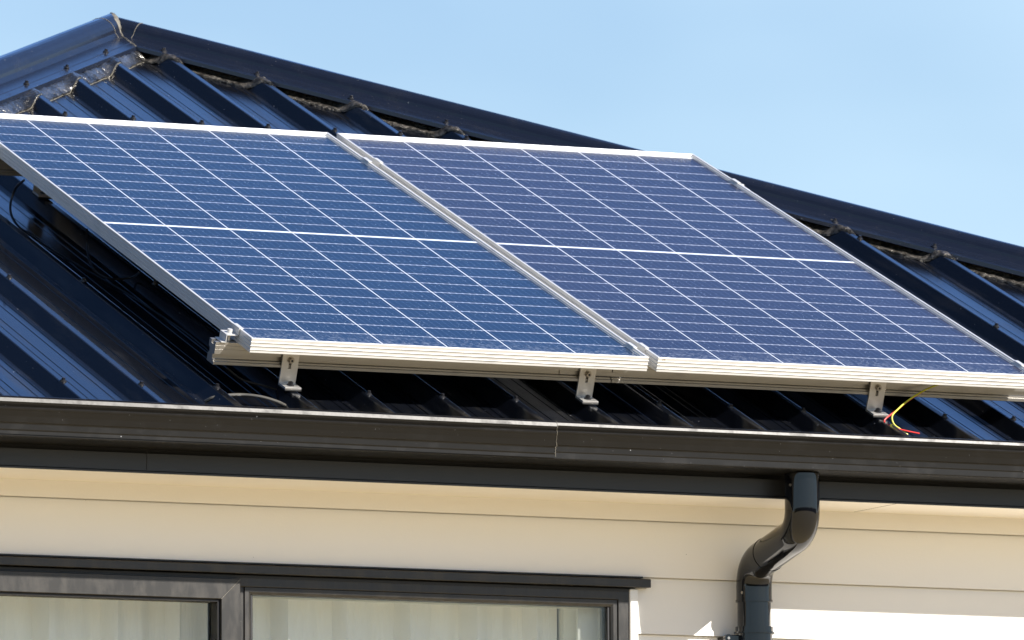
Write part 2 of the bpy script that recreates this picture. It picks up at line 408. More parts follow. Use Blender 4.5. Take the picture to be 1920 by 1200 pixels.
# side faces
def side(sign, d):
    D = (EU*d.x+EV*d.y).normalized(); T = Vector((D.x, 0, D.z)).normalized(); T = -T
    N = T.cross(Vector((0, 1, 0))); N = N if N.z > 0 else -N
    base = APEX-N*(HN-NP)
    bm = bmesh.new(); zf = -4.4/abs(T.z)*T.z
    tl = (APEX.z-(Z0-.19))/T.z
    corr(bm, -.3, YFB-YF+.6, -tl, 0, lambda s, t, n: Vector((base.x, s, base.z))+T*t+N*(n-NP))
    for Yd in (1, -1):
        Dm = Vector((D.x, D.y*Yd, D.z)); nn = Dm.cross(N).normalized()
        A = APEX if Yd == 1 else Vector((APEX.x, YB_apex, APEX.z))
        if nn.y*Yd > 0: nn = -nn
        clip(bm, A-nn*.06, nn)
    bmesh.ops.translate(bm, verts=bm.verts, vec=-HS)
    return obj('roof', bm, M['roof'], house), T, N
_, T_R, N_R = side(1, dR); _, T_L, N_L = side(-1, dL)

# hip caps: folded flange, swaged line, roll top
def cap_profile(D, f_a, f_b, r=.037):
    """a, b: unit vectors down the two roof faces, perpendicular to D"""
    up = -(f_a+f_b).normalized()
    pa = [f_a*(WF+.001)-up*.010, f_a*WF-up*.0095, f_a*WF, f_a*(WF-.026), f_a*(WF-.028)-up*.0022, f_a*(WF-.030), f_a*(r+.01)]
    pb = [f_b*(WF+.001)-up*.010, f_b*WF-up*.0095, f_b*WF, f_b*(WF-.026), f_b*(WF-.028)-up*.0022, f_b*(WF-.030), f_b*(r+.01)]
    side_v = (f_a-f_b).normalized(); aa = f_a*r; ang = math.atan2(aa.dot(up), aa.dot(side_v))
    a0 = ang+.25; a1_ = math.pi-ang-.25
    arc = [(side_v*math.cos(t)+up*math.sin(t))*r for t in [a0+(a1_-a0)*i/14 for i in range(15)]]
    return pa+arc+list(reversed(pb))
def perp_in(D, N, prefer):
    f = D.cross(N).normalized(); return f if f.dot(prefer) > 0 else -f
caps = []
cv = P(c2.x, c2.y, HN)-APEX
mit_n = cv.cross(Vector((0, 0, 1))).normalized()
if mit_n.x < 0: mit_n = -mit_n          # points towards +X
def hipcap(d, N, mir, right, lab):
    D = (EU*d.x+EV*d.y).normalized()
    fa = perp_in(D, EN, EV*-1); fb = perp_in(D, N, Vector((1 if right else -1, .6, 0)))
    prof_ = cap_profile(D, fa, fb, .037 if right else .0435); Ltot = (APEX.z-(Z0-.17))/-D.z
    bm = bmesh.new(); n = 60; rings = []
    for i in range(n+1):
        t = -.2+(Ltot+.2)*i/n
        wob = noise.noise(Vector((t*1.7, right*3, 0)))*.0015
        rings.append([APEX+D*t+p*(1+wob) + Vector((0, 0, noise.noise(Vector((t*2.1, j*.6, 5)))*.0012)) for j, p in enumerate(prof_)])
    loft(bm, rings, closed_ring=False)
    clip(bm, APEX+mit_n*(.0 if right else .004), -mit_n if right else mit_n)
    if mir:
        for v in bm.verts: v.co.y = 2*YMID-v.co.y
        bmesh.ops.reverse_faces(bm, faces=bm.faces)
    o = obj('hip_cap', bm, M['cap'], house, world_shift=HS)
    if lab: tag(o, lab)
    return o, D, fa, prof_
capR, DR, faR, prR = hipcap(dR, N_R, False, True, 'long hip capping running down to the right')
capL, DL, faL, prL = hipcap(dL, N_L, False, False, 'short hip capping running down to the left')
hipcap(dR, N_R, True, True, None); hipcap(dL, N_L, True, False, None)
# ridge cap running back
bm = bmesh.new(); Yv = Vector((0, 1, 0)); pr_ = cap_profile(Yv, -T_R, -T_L)
loft(bm, [[Vector((APEX.x, y, APEX.z+.002))+p for p in pr_] for y in (APEX.y+.05, YB_apex-.05)], closed_ring=False)
obj('ridge_cap', bm, M['cap'], house, world_shift=HS)
# rolled seam collars near the apex and the sealant smear over the mitre
def seam(D, pr, t, par):
    bm = bmesh.new(); pts = [APEX+D*t+p*1.012 for p in pr[6:22]]
    tube(bm, pts, .0008, 6); return obj('seam_bead', bm, M['seal'], par, world_shift=HS)
seam(DR, prR, .085, capR); seam(DL, prL, .085, capL)
def resample(pts, n):
    ds = [0]
    for a, b in zip(pts, pts[1:]): ds.append(ds[-1]+(b-a).length)
    out = []
    for i in range(n):
        d = ds[-1]*i/(n-1); k = max(q for q in range(len(ds)) if ds[q] <= d+1e-9); k = min(k, len(pts)-2)
        out.append(pts[k].lerp(pts[k+1], (d-ds[k])/(ds[k+1]-ds[k])))
    return out
half = resample(prL[2:16], 70); centre = Vector((0, 0, 0))
bm = bmesh.new(); grid = []; line = []
for i, p in enumerate(half):
    f = i/69                                    # 0 at the flange edge, 1 on the roll
    t0 = -(p.dot(mit_n)+.0)/DL.dot(mit_n)
    wd = (.007+.010*abs(noise.noise(Vector((f*9, 3, 1)))))*(1-f)+.026*max(0, 1-abs(f-.78)/.28)*(1+.3*noise.noise(Vector((f*13, 0, 0))))
    nrm = EN if f < .6 else p.normalized()
    row = []
    for j in range(9):
        g_ = j/8; lift = .0003+.0022*math.sin(math.pi*min(1, g_*.95+.05))*(1-.5*g_)*(1+.6*noise.noise(Vector((f*25, g_*3, 2))))
        row.append(bm.verts.new(APEX+p+DL*(t0-.004+wd*g_)+nrm*lift))
    grid.append(row); line.append(APEX+p+DL*(t0-.001)+nrm*.001+Vector((noise.noise(Vector((f*40, 0, 9)))*.003, 0, noise.noise(Vector((f*30, 5, 9)))*.002)))
for a, b in zip(grid, grid[1:]):
    for j in range(8): bm.faces.new((a[j], b[j], b[j+1], a[j+1]))
obj('sealant_smear', bm, M['seal'], capL, world_shift=HS, smooth=True)
bm = bmesh.new(); tube(bm, line, lambda t: .0009+.0028*max(0, noise.noise(Vector((t*16, 2, 7)))), 8)
obj('sealant_bead', bm, M['seal'], capL, world_shift=HS, smooth=True)

# crinkled flashing strips following the ribs under the cap edges
def ribbon(d, p, offs, length, mat, crink, seed, s_start=0):
    bm = bmesh.new(); rows = []; n = int(length/.004)
    for i in range(n):
        s_ = s_start+i*.004; row = []
        wob = noise.noise(Vector((s_*9, seed, 0)))*.007+noise.noise(Vector((s_*40, seed, 2)))*.002
        for j, (o, mode, dz) in enumerate(offs):
            oo = o+(wob*(1-j/len(offs))); q = c2+d*s_+p*oo
            base = prof(q.x)+.0035; top = NR-.004
            # ribs are bridged softly
            base = max(base, (prof(q.x-.006)+prof(q.x+.006))/2+.0035)
            n_ = base*(1-mode)+max(top, base)*mode if mode else base
            cz = crink*(noise.noise(Vector((s_*70, j*1.3, seed)))+.6*noise.noise(Vector((s_*22, j*.9, seed+3))))
            row.append(bm.verts.new((q.x, q.y, n_+dz+cz)))
        rows.append(row)
    for a, b in zip(rows, rows[1:]):
        for j in range(len(a)-1):
            bm.faces.new((a[j], a[j+1], b[j+1], b[j]))
    edge = [Vector(r[0].co) for r in rows]
    o = obj('flashing_strip', bm, mat, house, O0-HS, (TH, 0, 0), smooth=True); return o, edge
fr, eR = ribbon(dR, pR, [(-.024, 0, -.003), (-.023, 0, .002), (-.017, 0, .0042), (-.008, 0, .005), (.0, 0, .003), (.012, 0, .001), (.03, .0, 0), (.05, .8, 0), (.07, 1, 0)], 4.0, M['lead'], .0027, 1, -.02)
tag(fr, 'crinkled bronze flashing strip under the long right hip capping')
fl, eL = ribbon(dL, pL, [(-.040, 0, -.003), (-.039, 0, .002), (-.031, .15, .002), (-.022, .4, .003), (-.012, .72, .002), (.0, .92, 0), (.01, 1, 0), (.05, 1, 0)], 4.2, M['lead2'], .0032, 5, -.02)
tag(fl, 'silvery crumpled flashing strip under the short left hip capping')
bm = bmesh.new(); tube(bm, eL[::2], .0010, 5); e_ = obj('sealant_edge', bm, M['seal'], fl)

# screws -----------------------------------------------------------------
def screw_mesh():
    bm = bmesh.new()
    for r, z0, z1, seg in ((.0085, 0, .0022, 16), (.0068, .0022, .0038, 16), (.0048, .0038, .0095, 6)):
        bmesh.ops.create_cone(bm, cap_ends=True, segments=seg, radius1=r, radius2=r*.93, depth=z1-z0, matrix=Matrix.Translation((0, 0, (z0+z1)/2)))
    return bm
scr = obj('roof_screw', screw_mesh(), M['screw'], roof, (RIB0, .05, NR)); first = [scr]
def put_screw(u, v, n, par=roof):
    if first: o = first.pop(); o.parent = par; o.location = (u, v, n)
    else: o = dup(scr, par, (u, v, n))
    o.rotation_euler = (random.uniform(-.06, .06), random.uniform(-.06, .06), random.uniform(0, 1)); return o
def inside(u, v, m=.05): return (Vector((u, v))-c2).dot(pR) < -m and (Vector((u, v))-c2).dot(pL) < -m
for vb, sk in ((.047, .018), (.965, .003), (1.80, 0), (2.685, -.01)):
    for k in range(-7, 22):
        u = RIB0+k*PITCH; v = vb+sk*(u-.3)
        if abs(v-.047) < .06 and k in (3, 7, 11, 15): continue
        if inside(u, v) : put_screw(u+random.uniform(-.002, .002), v+random.uniform(-.008, .008), NR)
# capping screws: children of their capping
capscr = []
for k in range(-6, 24):
    u = RIB0+k*PITCH
    for d, p, cp in ((dR, pR, capR), (dL, pL, capL)):
        if (d is dR and u < c2.x+.03) or (d is dL and u > c2.x-.03): continue
        s_ = (u-c2.x-p.x*.03)/d.x
        if s_ < 0: continue
        q = c2+d*s_+p*.03
        if q.y < .1: continue
        o = dup(scr, cp, P(q.x, q.y, HN+.0005)-HS); o.rotation_euler = (TH, 0, random.random()); o.name = 'roof_screw'

# gutter, fascia, soffit: profiles swept round the eaves --------------------
def ring_sweep(bm, pts, closed=False, x0=XL, x1=XR, y0=YF, y1=YFB):
    """pts: (outward distance from the fascia line, z)"""
    rings = []
    for dd, z in pts:
        rings.append([Vector((x0-dd, y0-dd, Z0+z)), Vector((x1+dd, y0-dd, Z0+z)), Vector((x1+dd, y1+dd, Z0+z)), Vector((x0-dd, y1+dd, Z0+z))])
    loft(bm, rings, closed_ring=True, closed_path=closed)
ZL = -.1762
GP = [(.108, -.022), (.110, -.014), (.114, -.005), (.120, -.001), (.1265, 0), (.133, -.0015), (.1385, -.006), (.1405, -.0125), (.139, -.018), (.1345, -.0205), (.1335, -.0225),
      (.1365, -.0245), (.1382, -.0270), (.1375, -.0300), (.1360, -.0330), (.1325, -.045), (.1298, -.0580), (.1280, -.0592), (.1270, -.0605), (.1267, -.0620), (.1260, -.0735), (.1252, -.0745), (.1246, -.0755), (.1244, -.0762),
      (.1243, -.0835), (.1242, -.0895), (.1235, -.0918), (.06, -.0945), (.010, -.0955), (.006, -.094), (.006, -.016)]
GP = [(a, ZL+b) for a, b in GP]
bm = bmesh.new(); ring_sweep(bm, GP); gut = obj('gutter', bm, M['gutter'], house, world_shift=HS)
tag(gut, 'black quad gutter along the eaves')
# overlapping left-hand length ending in a ragged joint
XJ = .735
bm = bmesh.new(); outp = []
for i, (a, b) in enumerate(GP[3:25]):
    outp.append((a+.0028, b+(.0022 if i < 4 else -.0028*min(1, max(0, (i-9)/12)))))
rings = []
for xx in [XL-.136, -1, -.5, 0, .3, .55, .65, XJ]:
    rings.append([Vector((xx + (0 if xx < XJ else -.10*(ZL-z) * -.18), YF-d_, Z0+z - .0025*max(0, (xx+.2))/.9)) for d_, z in outp])
loft(bm, rings, closed_ring=False)
gs = obj('gutter_section', bm, M['gutter'], gut, world_shift=HS); tag(gs, 'left gutter length lapped over the next one')
bm = bmesh.new(); jp = [v+Vector((.001+.0035*noise.noise(Vector((i*.9, 0, 0))), -.001, 0)) for i, v in enumerate(rings[-1])]
jp2 = []
for a, b in zip(jp, jp[1:]):
    for t in range(4):
        q = a.lerp(b, t/4); jp2.append(q+Vector((.0022*noise.noise(q*300), 0, 0)))
tube(bm, jp2, lambda t: .0005+.0009*abs(noise.noise(Vector((t*30, 1, 1)))), 6); obj('joint_bead', bm, M['seal'], gs, world_shift=HS)
# fascia and soffit
bm = bmesh.new(); FP = [(-.045, -.200), (-.045, -.284), (-.001, -.2830), (.0, -.2815), (.0, -.3215), (.0025, -.3240), (.0025, -.3275), (-.006, -.3278), (-.012, -.322), (-.02, -.322)]
ring_sweep(bm, FP); fas = obj('fascia', bm, M['fascia'], house, world_shift=HS); tag(fas, 'dark grey fascia board behind the gutter')
for xx in (-.26,):
    bm = bmesh.new(); box(bm, xx, xx+.0012, YF-.0012, YF+.001, Z0-.32, Z0-.27); obj('fascia_joint', bm, M['slot'], fas, world_shift=HS)
bm = bmesh.new(); ring_sweep(bm, [(-.014, -.3245), (-.29, -.3245)])
sof = obj('soffit', bm, M['soffit'], house, world_shift=HS); tag(sof, 'cream painted soffit under the eaves')
bm = bmesh.new(); v_ = [(1.72, .034), (1.722, .034), (1.722, .285), (1.72, .285)]
box(bm, 1.73, 1.7312, .04, .28, Z0-.3249, Z0-.324); obj('soffit_joint', bm, M['slot'], sof, world_shift=HS)

# weatherboards ------------------------------------------------------------
WX0, WX1, WZ1, WZ0 = -1.42, 1.117, -.507, -2.35         # window opening (x, z)
xl, xr = XL+.28, XR-.28; yb = YFB-.28
def boards(bm, org, ax, out, length, cut=None):
    """bevelled boards from the soffit down; ax: along, out: outward"""
    zt = -.325; z = -.3655; 
    zs = [(-.30, z)]
    while z > -3.25:
        zs.append((z, z-.1385)); z -= .1385
    for (a, b) in zs:
        spans = [(0, length)]
        if cut and b < WZ1+.001 and a > WZ0:
            spans = [(0, cut[0]), (cut[1], length)]
            if a > WZ1:      # the board the opening cuts into
                for s0, s1 in [(0, length)]:
                    sec(bm, org, ax, out, cut[0], cut[1], a, WZ1, a, b)
        for s0, s1 in spans: sec(bm, org, ax, out, s0, s1, a, b, a, b)
def sec(bm, org, ax, out, s0, s1, a, b, fa_, fb_):
    def off(z): return .003+.013*(fa_-z)/(fa_-fb_)
    ps = [(0.0, a+.02), (off(a), a), (off(b)-.0015, b+.0012), (off(b)-.001, b), (off(b)-.006, b-.0005), (-.004, b-.0005)]
    ps = [(-.006, a+.004), (-.006, a-.0019), (off(a-.002), a-.0020), (off(b)-.0015, b+.0012), (off(b)-.001, b), (off(b)-.004, b), (off(b)-.004, b+.006), (-.006, b+.006)]
    r = [[org+ax*s+out*o+Vector((0, 0, z)) for o, z in ps] for s in (s0, s1)]
    loft(bm, r, closed_ring=False)
bm = bmesh.new()
boards(bm, Vector((xl, YW, Z0)), Vector((1, 0, 0)), Vector((0, -1, 0)), xr-xl, (WX0-xl-.02, WX1+.02-xl))
wl = obj('wall', bm, M['wall'], house, world_shift=HS); tag(wl, 'cream weatherboard front wall')
for nm, org, ax, out, ln in (('a', Vector((xr, YW, Z0)), Vector((0, 1, 0)), Vector((1, 0, 0)), yb-YW), ('b', Vector((xl, YW, Z0)), Vector((0, 1, 0)), Vector((-1, 0, 0)), yb-YW), ('c', Vector((xl, yb, Z0)), Vector((1, 0, 0)), Vector((0, 1, 0)), xr-xl)):
    bm = bmesh.new(); boards(bm, org, ax, out, ln); obj('wall', bm, M['wall'], house, world_shift=HS)
for x, y in ((xl, YW), (xr, YW), (xl, yb), (xr, yb)):
    bm = bmesh.new(); box(bm, x-.03, x+.03, y-.03, y+.03, .0, Z0-.34)
    obj('corner_board', bm, M['wall'], house, world_shift=HS)
bm = bmesh.new(); box(bm, xl+.01, xr-.01, YW+.01, yb-.01, -.02, .16); obj('foundation', bm, simple('concrete', (.3, .29, .27), .9), house, world_shift=HS)

# window -------------------------------------------------------------------
def rect_frame(bm, x0, x1, z0, z1, w_, yf, yb_, bev=.0012, chamf=0):
    """mitred frame, w_ wide; yf front, yb_ back"""
    prof_ = [(0, yb_), (0, yf+bev), (bev, yf), (w_-bev-chamf, yf), (w_-chamf*.2, yf+bev+chamf*.5), (w_, yb_)]
    rings = [[Vector((x0+d, y, z0+d)), Vector((x1-d, y, z0+d)), Vector((x1-d, y, z1-d)), Vector((x0+d, y, z1-d))] for d, y in prof_]
    loft(bm, rings, closed_ring=True, closed_path=True)
zw = lambda z: Z0+z
win = None
bm = bmesh.new()
rect_frame(bm, WX0, WX1, zw(WZ0), zw(-.533), .028, YW-.012, YW+.06)
box(bm, .086, .104, YW-.004, YW+.06, zw(WZ0+.028), zw(-.561))
win = obj('window', bm, M['wframe'], house, world_shift=HS); tag(win, 'wide dark framed window with pale curtains behind')
bm = bmesh.new(); rect_frame(bm, -1.392, .0855, zw(WZ0+.028), zw(-.5445), .0495, YW-.028, YW+.02, .0015)
sash = obj('sash', bm, M['wframe'], win, world_shift=HS); tag(sash, 'left opening sash with mitred corner')
bm = bmesh.new(); rect_frame(bm, -1.342, .0355, zw(WZ0+.08), zw(-.5942), .0065, YW-.020, YW+.018, .001); obj('gasket', bm, M['gasket'], win, world_shift=HS)
bm = bmesh.new(); box(bm, .0352, .0358, YW-.0284, YW-.0279, 0, .001); bm.free()
bm = bmesh.new()          # mitre hairline
a = Vector((.0358, YW-.0283, zw(-.594))); b = Vector((.0845, YW-.0283, zw(-.5455)))
tube(bm, [a, b], .0005, 4); obj('mitre_line', bm, M['seal'], win, world_shift=HS)
bm = bmesh.new(); rect_frame(bm, .1045, 1.0885, zw(WZ0+.028), zw(-.5615), .018, YW-.008, YW+.03, .001, .006)
obj('glazing_bead', bm, M['wframe'], win, world_shift=HS)
bm = bmesh.new(); rect_frame(bm, .1225, 1.0705, zw(WZ0+.05), zw(-.5795+.008), .006, YW-.001, YW+.03, .001); obj('gasket', bm, M['gasket'], win, world_shift=HS)
for x0, x1 in ((-1.34, .033), (.125, 1.068)):
    bm = bmesh.new(); box(bm, x0, x1, YW+.006, YW+.010, zw(WZ0+.06), zw(-.572)); obj('pane', bm, M['glass'], win, world_shift=HS)
# head flashing
bm = bmesh.new(); zt = zw(-.5120)
fp = [(.0, .004), (-.020, .003), (-.034, .001), (-.0355, -.001), (-.0355, -.0185), (-.034, -.0195), (-.030, -.0190), (-.012, -.0190), (.0, -.020)]
loft(bm, [[Vector((x, YW+y, zt+z)) for y, z in fp] for x in (WX0-.06, 1.166)], closed_ring=True, cap=True)
hf = obj('head_flashing', bm, M['wframe'], win, world_shift=HS)
bm = bmesh.new(); box(bm, WX0-.01, 1.150, YW-.024, YW+.0, zt+.0042, zt+.0080); box(bm, WX0, WX1-.001, YW-.0145, YW+.0, zw(-.5405), zw(-.5355)); obj('shade_strip', bm, M['gasket'], win, world_shift=HS)  # dark strips stand in for shade in the gaps above and below the flashing
win.children[-1].name = 'head_gap_shade'
bm = bmesh.new(); box(bm, WX1+.002, WX1+.024, YW-.017, YW+.02, zw(WZ0), zw(-.534), .003); tr = obj('trim', bm, M['trim'], win, world_shift=HS)
bm = bmesh.new(); box(bm, WX0-.024, WX0-.002, YW-.017, YW+.02, zw(WZ0), zw(-.534), .003); obj('trim', bm, M['trim'], win, world_shift=HS)
bm = bmesh.new(); box(bm, WX0-.05, WX1+.05, YW-.04, YW+.03, zw(WZ0)-.03, zw(WZ0)-.001, .003); obj('sill', bm, M['wframe'], win, world_shift=HS)
# interior reveal and room shell
bm = bmesh.new(); x0, x1, z0, z1 = WX0+.03, 1.0725, zw(WZ0+.03), zw(-.5665); y0, y1 = YW+.0585, YW+.165
def quad(bm, *p): bm.faces.new([bm.verts.new(q) for q in p])
bm2 = bm
box(bm, x0-.02, x1+.02, y0, y1, z1, z1+.018); box(bm, x0-.02, x1+.02, y0, y1, z0-.02, z0); loft(bm, [[Vector((x1, y0, z)), Vector((x1-.072, y0+.055, z)), Vector((x1-.072, y1, z)), Vector((x1+.018, y1, z)), Vector((x1+.018, y0, z))] for z in (z0, z1)], cap=True); box(bm, x0-.018, x0, y0, y1, z0, z1)
obj('reveal', bm, M['room'], win, world_shift=HS)
bm = bmesh.new(); box(bm, x1-.058, x1-.001, YW+.062, YW+.072, z0, z1-.001); obj('jamb_light_catcher', bm, M['room'], win, world_shift=HS)  # added board turned outward to catch light, in place of the bright side reveal
bm = bmesh.new(); box(bm, .10, x1-.059, YW+.062, YW+.072, z1-.014, z1-.001); obj('head_light_catcher', bm, M['room'], win, world_shift=HS)  # added strip facing out, stands in for the lit underside of the head
bm = bmesh.new(); box(bm, xl+.1, xr-.1, YW+.17, yb-.1, .2, Z0-.36); bmesh.ops.reverse_faces(bm, faces=bm.faces)
# open the room's front where the window is
bmesh.ops.delete(bm, geom=[f for f in bm.faces if abs(f.calc_center_median().y-(YW+.17)) < .001], context='FACES')
obj('room', bm, M['room'], house, world_shift=HS)
# curtains -------------------------------------------------------------------
def curtain(x0, x1, seed, yc):
    bm = bmesh.new(); rows = []
    nx = int((x1-x0)/.004)
    for i in range(nx+1):
        x = x0+(x1-x0)*i/nx; row = []
        for j in range(9):
            z = zw(-.50)-j*.23
            ph = x*2*math.pi/.165+seed+.8*noise.noise(Vector((x*3, seed, 0)))
            fr_ = (ph/(2*math.pi)) % 1; y = yc+.046*(fr_/.86 if fr_ < .86 else (1-fr_)/.14)+.005*math.sin(ph*2.3+1)+.004*noise.noise(Vector((x*30, z*1.5, seed)))+.002*noise.noise(Vector((x*90, z*4, seed)))
            row.append(bm.verts.new((x, y, z)))
        rows.append(row)
    for a, b in zip(rows, rows[1:]):
        for j in range(8): bm.faces.new((a[j], b[j], b[j+1], a[j+1]))
    base = Vector(((x0+x1)/2, yc, zw(-2.4)))
    return obj('curtain', bm, M['curtain'], None, base, smooth=True, world_shift=base)
tag(curtain(-1.36, .075, 0.4, YW+.120), 'pleated pale green grey curtain behind the left opening sash', 'curtain', 'window curtains')
tag(curtain(.09, .995, 2.2, YW+.120), 'pleated pale green grey curtain behind the fixed right pane', 'curtain', 'window curtains')

# downpipe --------------------------------------------------------------------
R_ = .0425; PX, PY = 1.4268, -.04; LX, LY = 1.4310, .235
def bez(p0, p1, p2, n=12): return [((1-t)**2*p0+2*t*(1-t)*p1+t*t*p2) for t in [i/n for i in range(n+1)]]
top = Vector((PX, PY, zw(-.272))); k1 = Vector((PX, PY, zw(-.408))); k2 = Vector((LX, LY, zw(-.470)))
d12 = (k2-k1).normalized()
bm = bmesh.new()
tube(bm, [top, Vector((PX, PY, zw(-.34))), Vector((PX, PY, zw(-.352)))] + bez(Vector((PX, PY, zw(-.354))), k1, k1+d12*.056, 14) + [k1+d12*.07, k1+d12*.11, k2-d12*.058], R_, 40)
dp = obj('downpipe', bm, M['pvc'], house, world_shift=HS, smooth=True); tag(dp, 'glossy black round downpipe with offset bends')
bm = bmesh.new(); kk = k2
tube(bm, [kk-d12*.088, kk-d12*.06]+bez(kk-d12*.056, kk, kk+Vector((0, 0, -.056)), 14)+[kk+Vector((0, 0, -.09))], R_+.0012, 40)
obj('elbow', bm, M['pvc'], dp, world_shift=HS, smooth=True)
bm = bmesh.new(); tube(bm, [Vector((LX, LY, zw(z))) for z in (-.552, -.560, -.5605)], R_+.0012, 40); 
bm.free()
def ringtube(z0, z1, r, nm, mat=M['pvc']):
    bm = bmesh.new(); tube(bm, [Vector((LX, LY, zw(z0))), Vector((LX, LY, zw((z0+z1)/2))), Vector((LX, LY, zw(z1)))], r, 40); return obj(nm, bm, mat, dp, world_shift=HS, smooth=True)
ringtube(-.556, -.5615, R_+.0028, 'socket'); ringtube(-.5612, -3.30, R_-.0014, 'lower_pipe')
ringtube(-.622, -.637, R_+.0040, 'clip'); ringtube(-.637, -.660, R_+.0022, 'clip'); ringtube(-.6345, -.6390, R_+.0075, 'clip')
bm = bmesh.new(); box(bm, LX-.076, LX-.030, LY-.006, LY+.002, zw(-.660), zw(-.643), .002)
cyl(bm, Vector((LX-.074, LY-.008, zw(-.6515))), Vector((LX-.074, LY+.003, zw(-.6515))), .0095, 20)
box(bm, LX-.07, LX-.05, LY+.001, YW+.004, zw(-.658), zw(-.645), .001)
obj('bracket_arm', bm, M['pvc'], dp, world_shift=HS)
def rivet(p, out):
    bm = bmesh.new(); p = Vector(p); out = Vector(out).normalized(); cyl(bm, p, p+out*.0018, .0036, 12); obj('rivet', bm, M['steel'], dp, world_shift=HS)
rivet((PX-R_*.92, PY-R_*.38, zw(-.301)), (-.92, -.38, 0)); rivet((LX-R_*.94, LY-R_*.38, zw(-.540)), (-.92, -.38, 0)); rivet((LX-.074, LY-.008, zw(-.6515)), (0, -1, 0))

# ------------------------------------------------------------------ solar panels (in the roof's own frame)
def frame_bm():
    bm = bmesh.new()
    pr = [(0, -.035), (0, -.0345)]
    def ridge(n): return [(.0004, n-.0015), (-.0010, n-.0007), (-.0012, n+.0002), (.0004, n+.0013)]
    for n in (-.0275, -.0185, -.0095): pr += ridge(n)
    pr += [(0, -.0006), (.0006, 0), (.0060, 0), (.0068, -.0014), (.0072, -.0040), (.0092, -.0044), (.0098, -.0034), (.0110, -.0034), (.0114, -.0060), (.0114, -.010), (.0018, -.0105), (.0018, -.0325), (.028, -.0328), (.028, -.035)]
    rings = [[Vector((d, d, n)), Vector((W_-d, d, n)), Vector((W_-d, L_-d, n)), Vector((d, L_-d, n))] for d, n in pr]
    loft(bm, rings, closed_ring=True, closed_path=True); return bm
def panel(u0, mat, label):
    r = empty('solar_panel', P(u0, 0, 0), (TH, 0, 0)); tag(r, label, 'solar panel', 'solar panels on the roof')
    obj('frame', frame_bm(), M['alu'], r)
    bm = bmesh.new(); box(bm, .0105, W_-.0105, .0105, L_-.0105, -.0095, -.0066)
    g_ = obj('cell_glass', bm, mat, r)
    bm = bmesh.new(); box(bm, .0105, W_-.0105, .0105, L_-.0105, -.0103, -.0099); obj('backsheet', bm, M['back'], r)
    for x in (.22, .52, .82):
        bm = bmesh.new(); box(bm, x-.05, x+.05, L_/2-.03, L_/2+.03, -.028, -.0105, .003)
        obj('junction_box', bm, M['cable'], r)
    return r
pa = panel(0, M['cells_a'], 'bluer solar panel on the left with its whole side frame showing')
pb = panel(W_+GAP, M['cells_b'], 'more violet solar panel on the right with blue sky behind its corner')
bm = bmesh.new()    # small brown scuff on the right panel's front frame
for dx, dn, wd, hh_ in ((.012, -.003, .0012, .0035), (.017, -.0032, .0009, .003), (.0145, -.0022, .004, .0006)):
    box(bm, dx, dx+wd, -.0006, .0002, dn-hh_, dn)
obj('scuff', bm, simple('brown_scuff', (.30, .20, .08), .6), pb)

# rails
def rail(u0, u1, v0, label, cat='rail'):
    r = empty('mounting_rail', P(u0, v0, -.0905), (TH, 0, 0)); tag(r, label, cat, 'mounting rails under the panels')
    pr = [(.0, .055), (.0, .0490), (.0008, .0485), (.0008, .0470), (0, .0465), (0, .0400), (.0008, .0395), (.0008, .0380), (0, .0375), (0, .0260), (.006, .0250), (.010, .0245), (.010, .0135), (.004, .0125), (.003, .0120), (.003, .0085),
          (-.0025, .0075), (-.0025, .0010), (-.0015, 0), (.040, 0), (.040, .020), (.032, .022), (.032, .034), (.040, .036), (.040, .055), (.027, .055), (.027, .046), (.013, .046), (.013, .055)]
    bm = bmesh.new(); loft(bm, [[Vector((x, a, b)) for a, b in pr] for x in (0, u1-u0)], closed_ring=True, cap=True)
    obj('extrusion', bm, M['rail'], r); return r
ra = rail(-.055, .985, .08, 'lower aluminium rail under the left panel, its open end sticking out')
rb = rail(.988, 2.62, .081, 'lower aluminium rail under the right panel, lapped at a joint')
rc = rail(-.055, 2.135, 1.80, 'upper aluminium rail hidden under both panels, far from the gutter')
bm = bmesh.new(); box(bm, .905, 1.06, .0062, .0098, .0136, .0244, .0008); obj('splice_plate', bm, M['rail'], ra, world_shift=None)
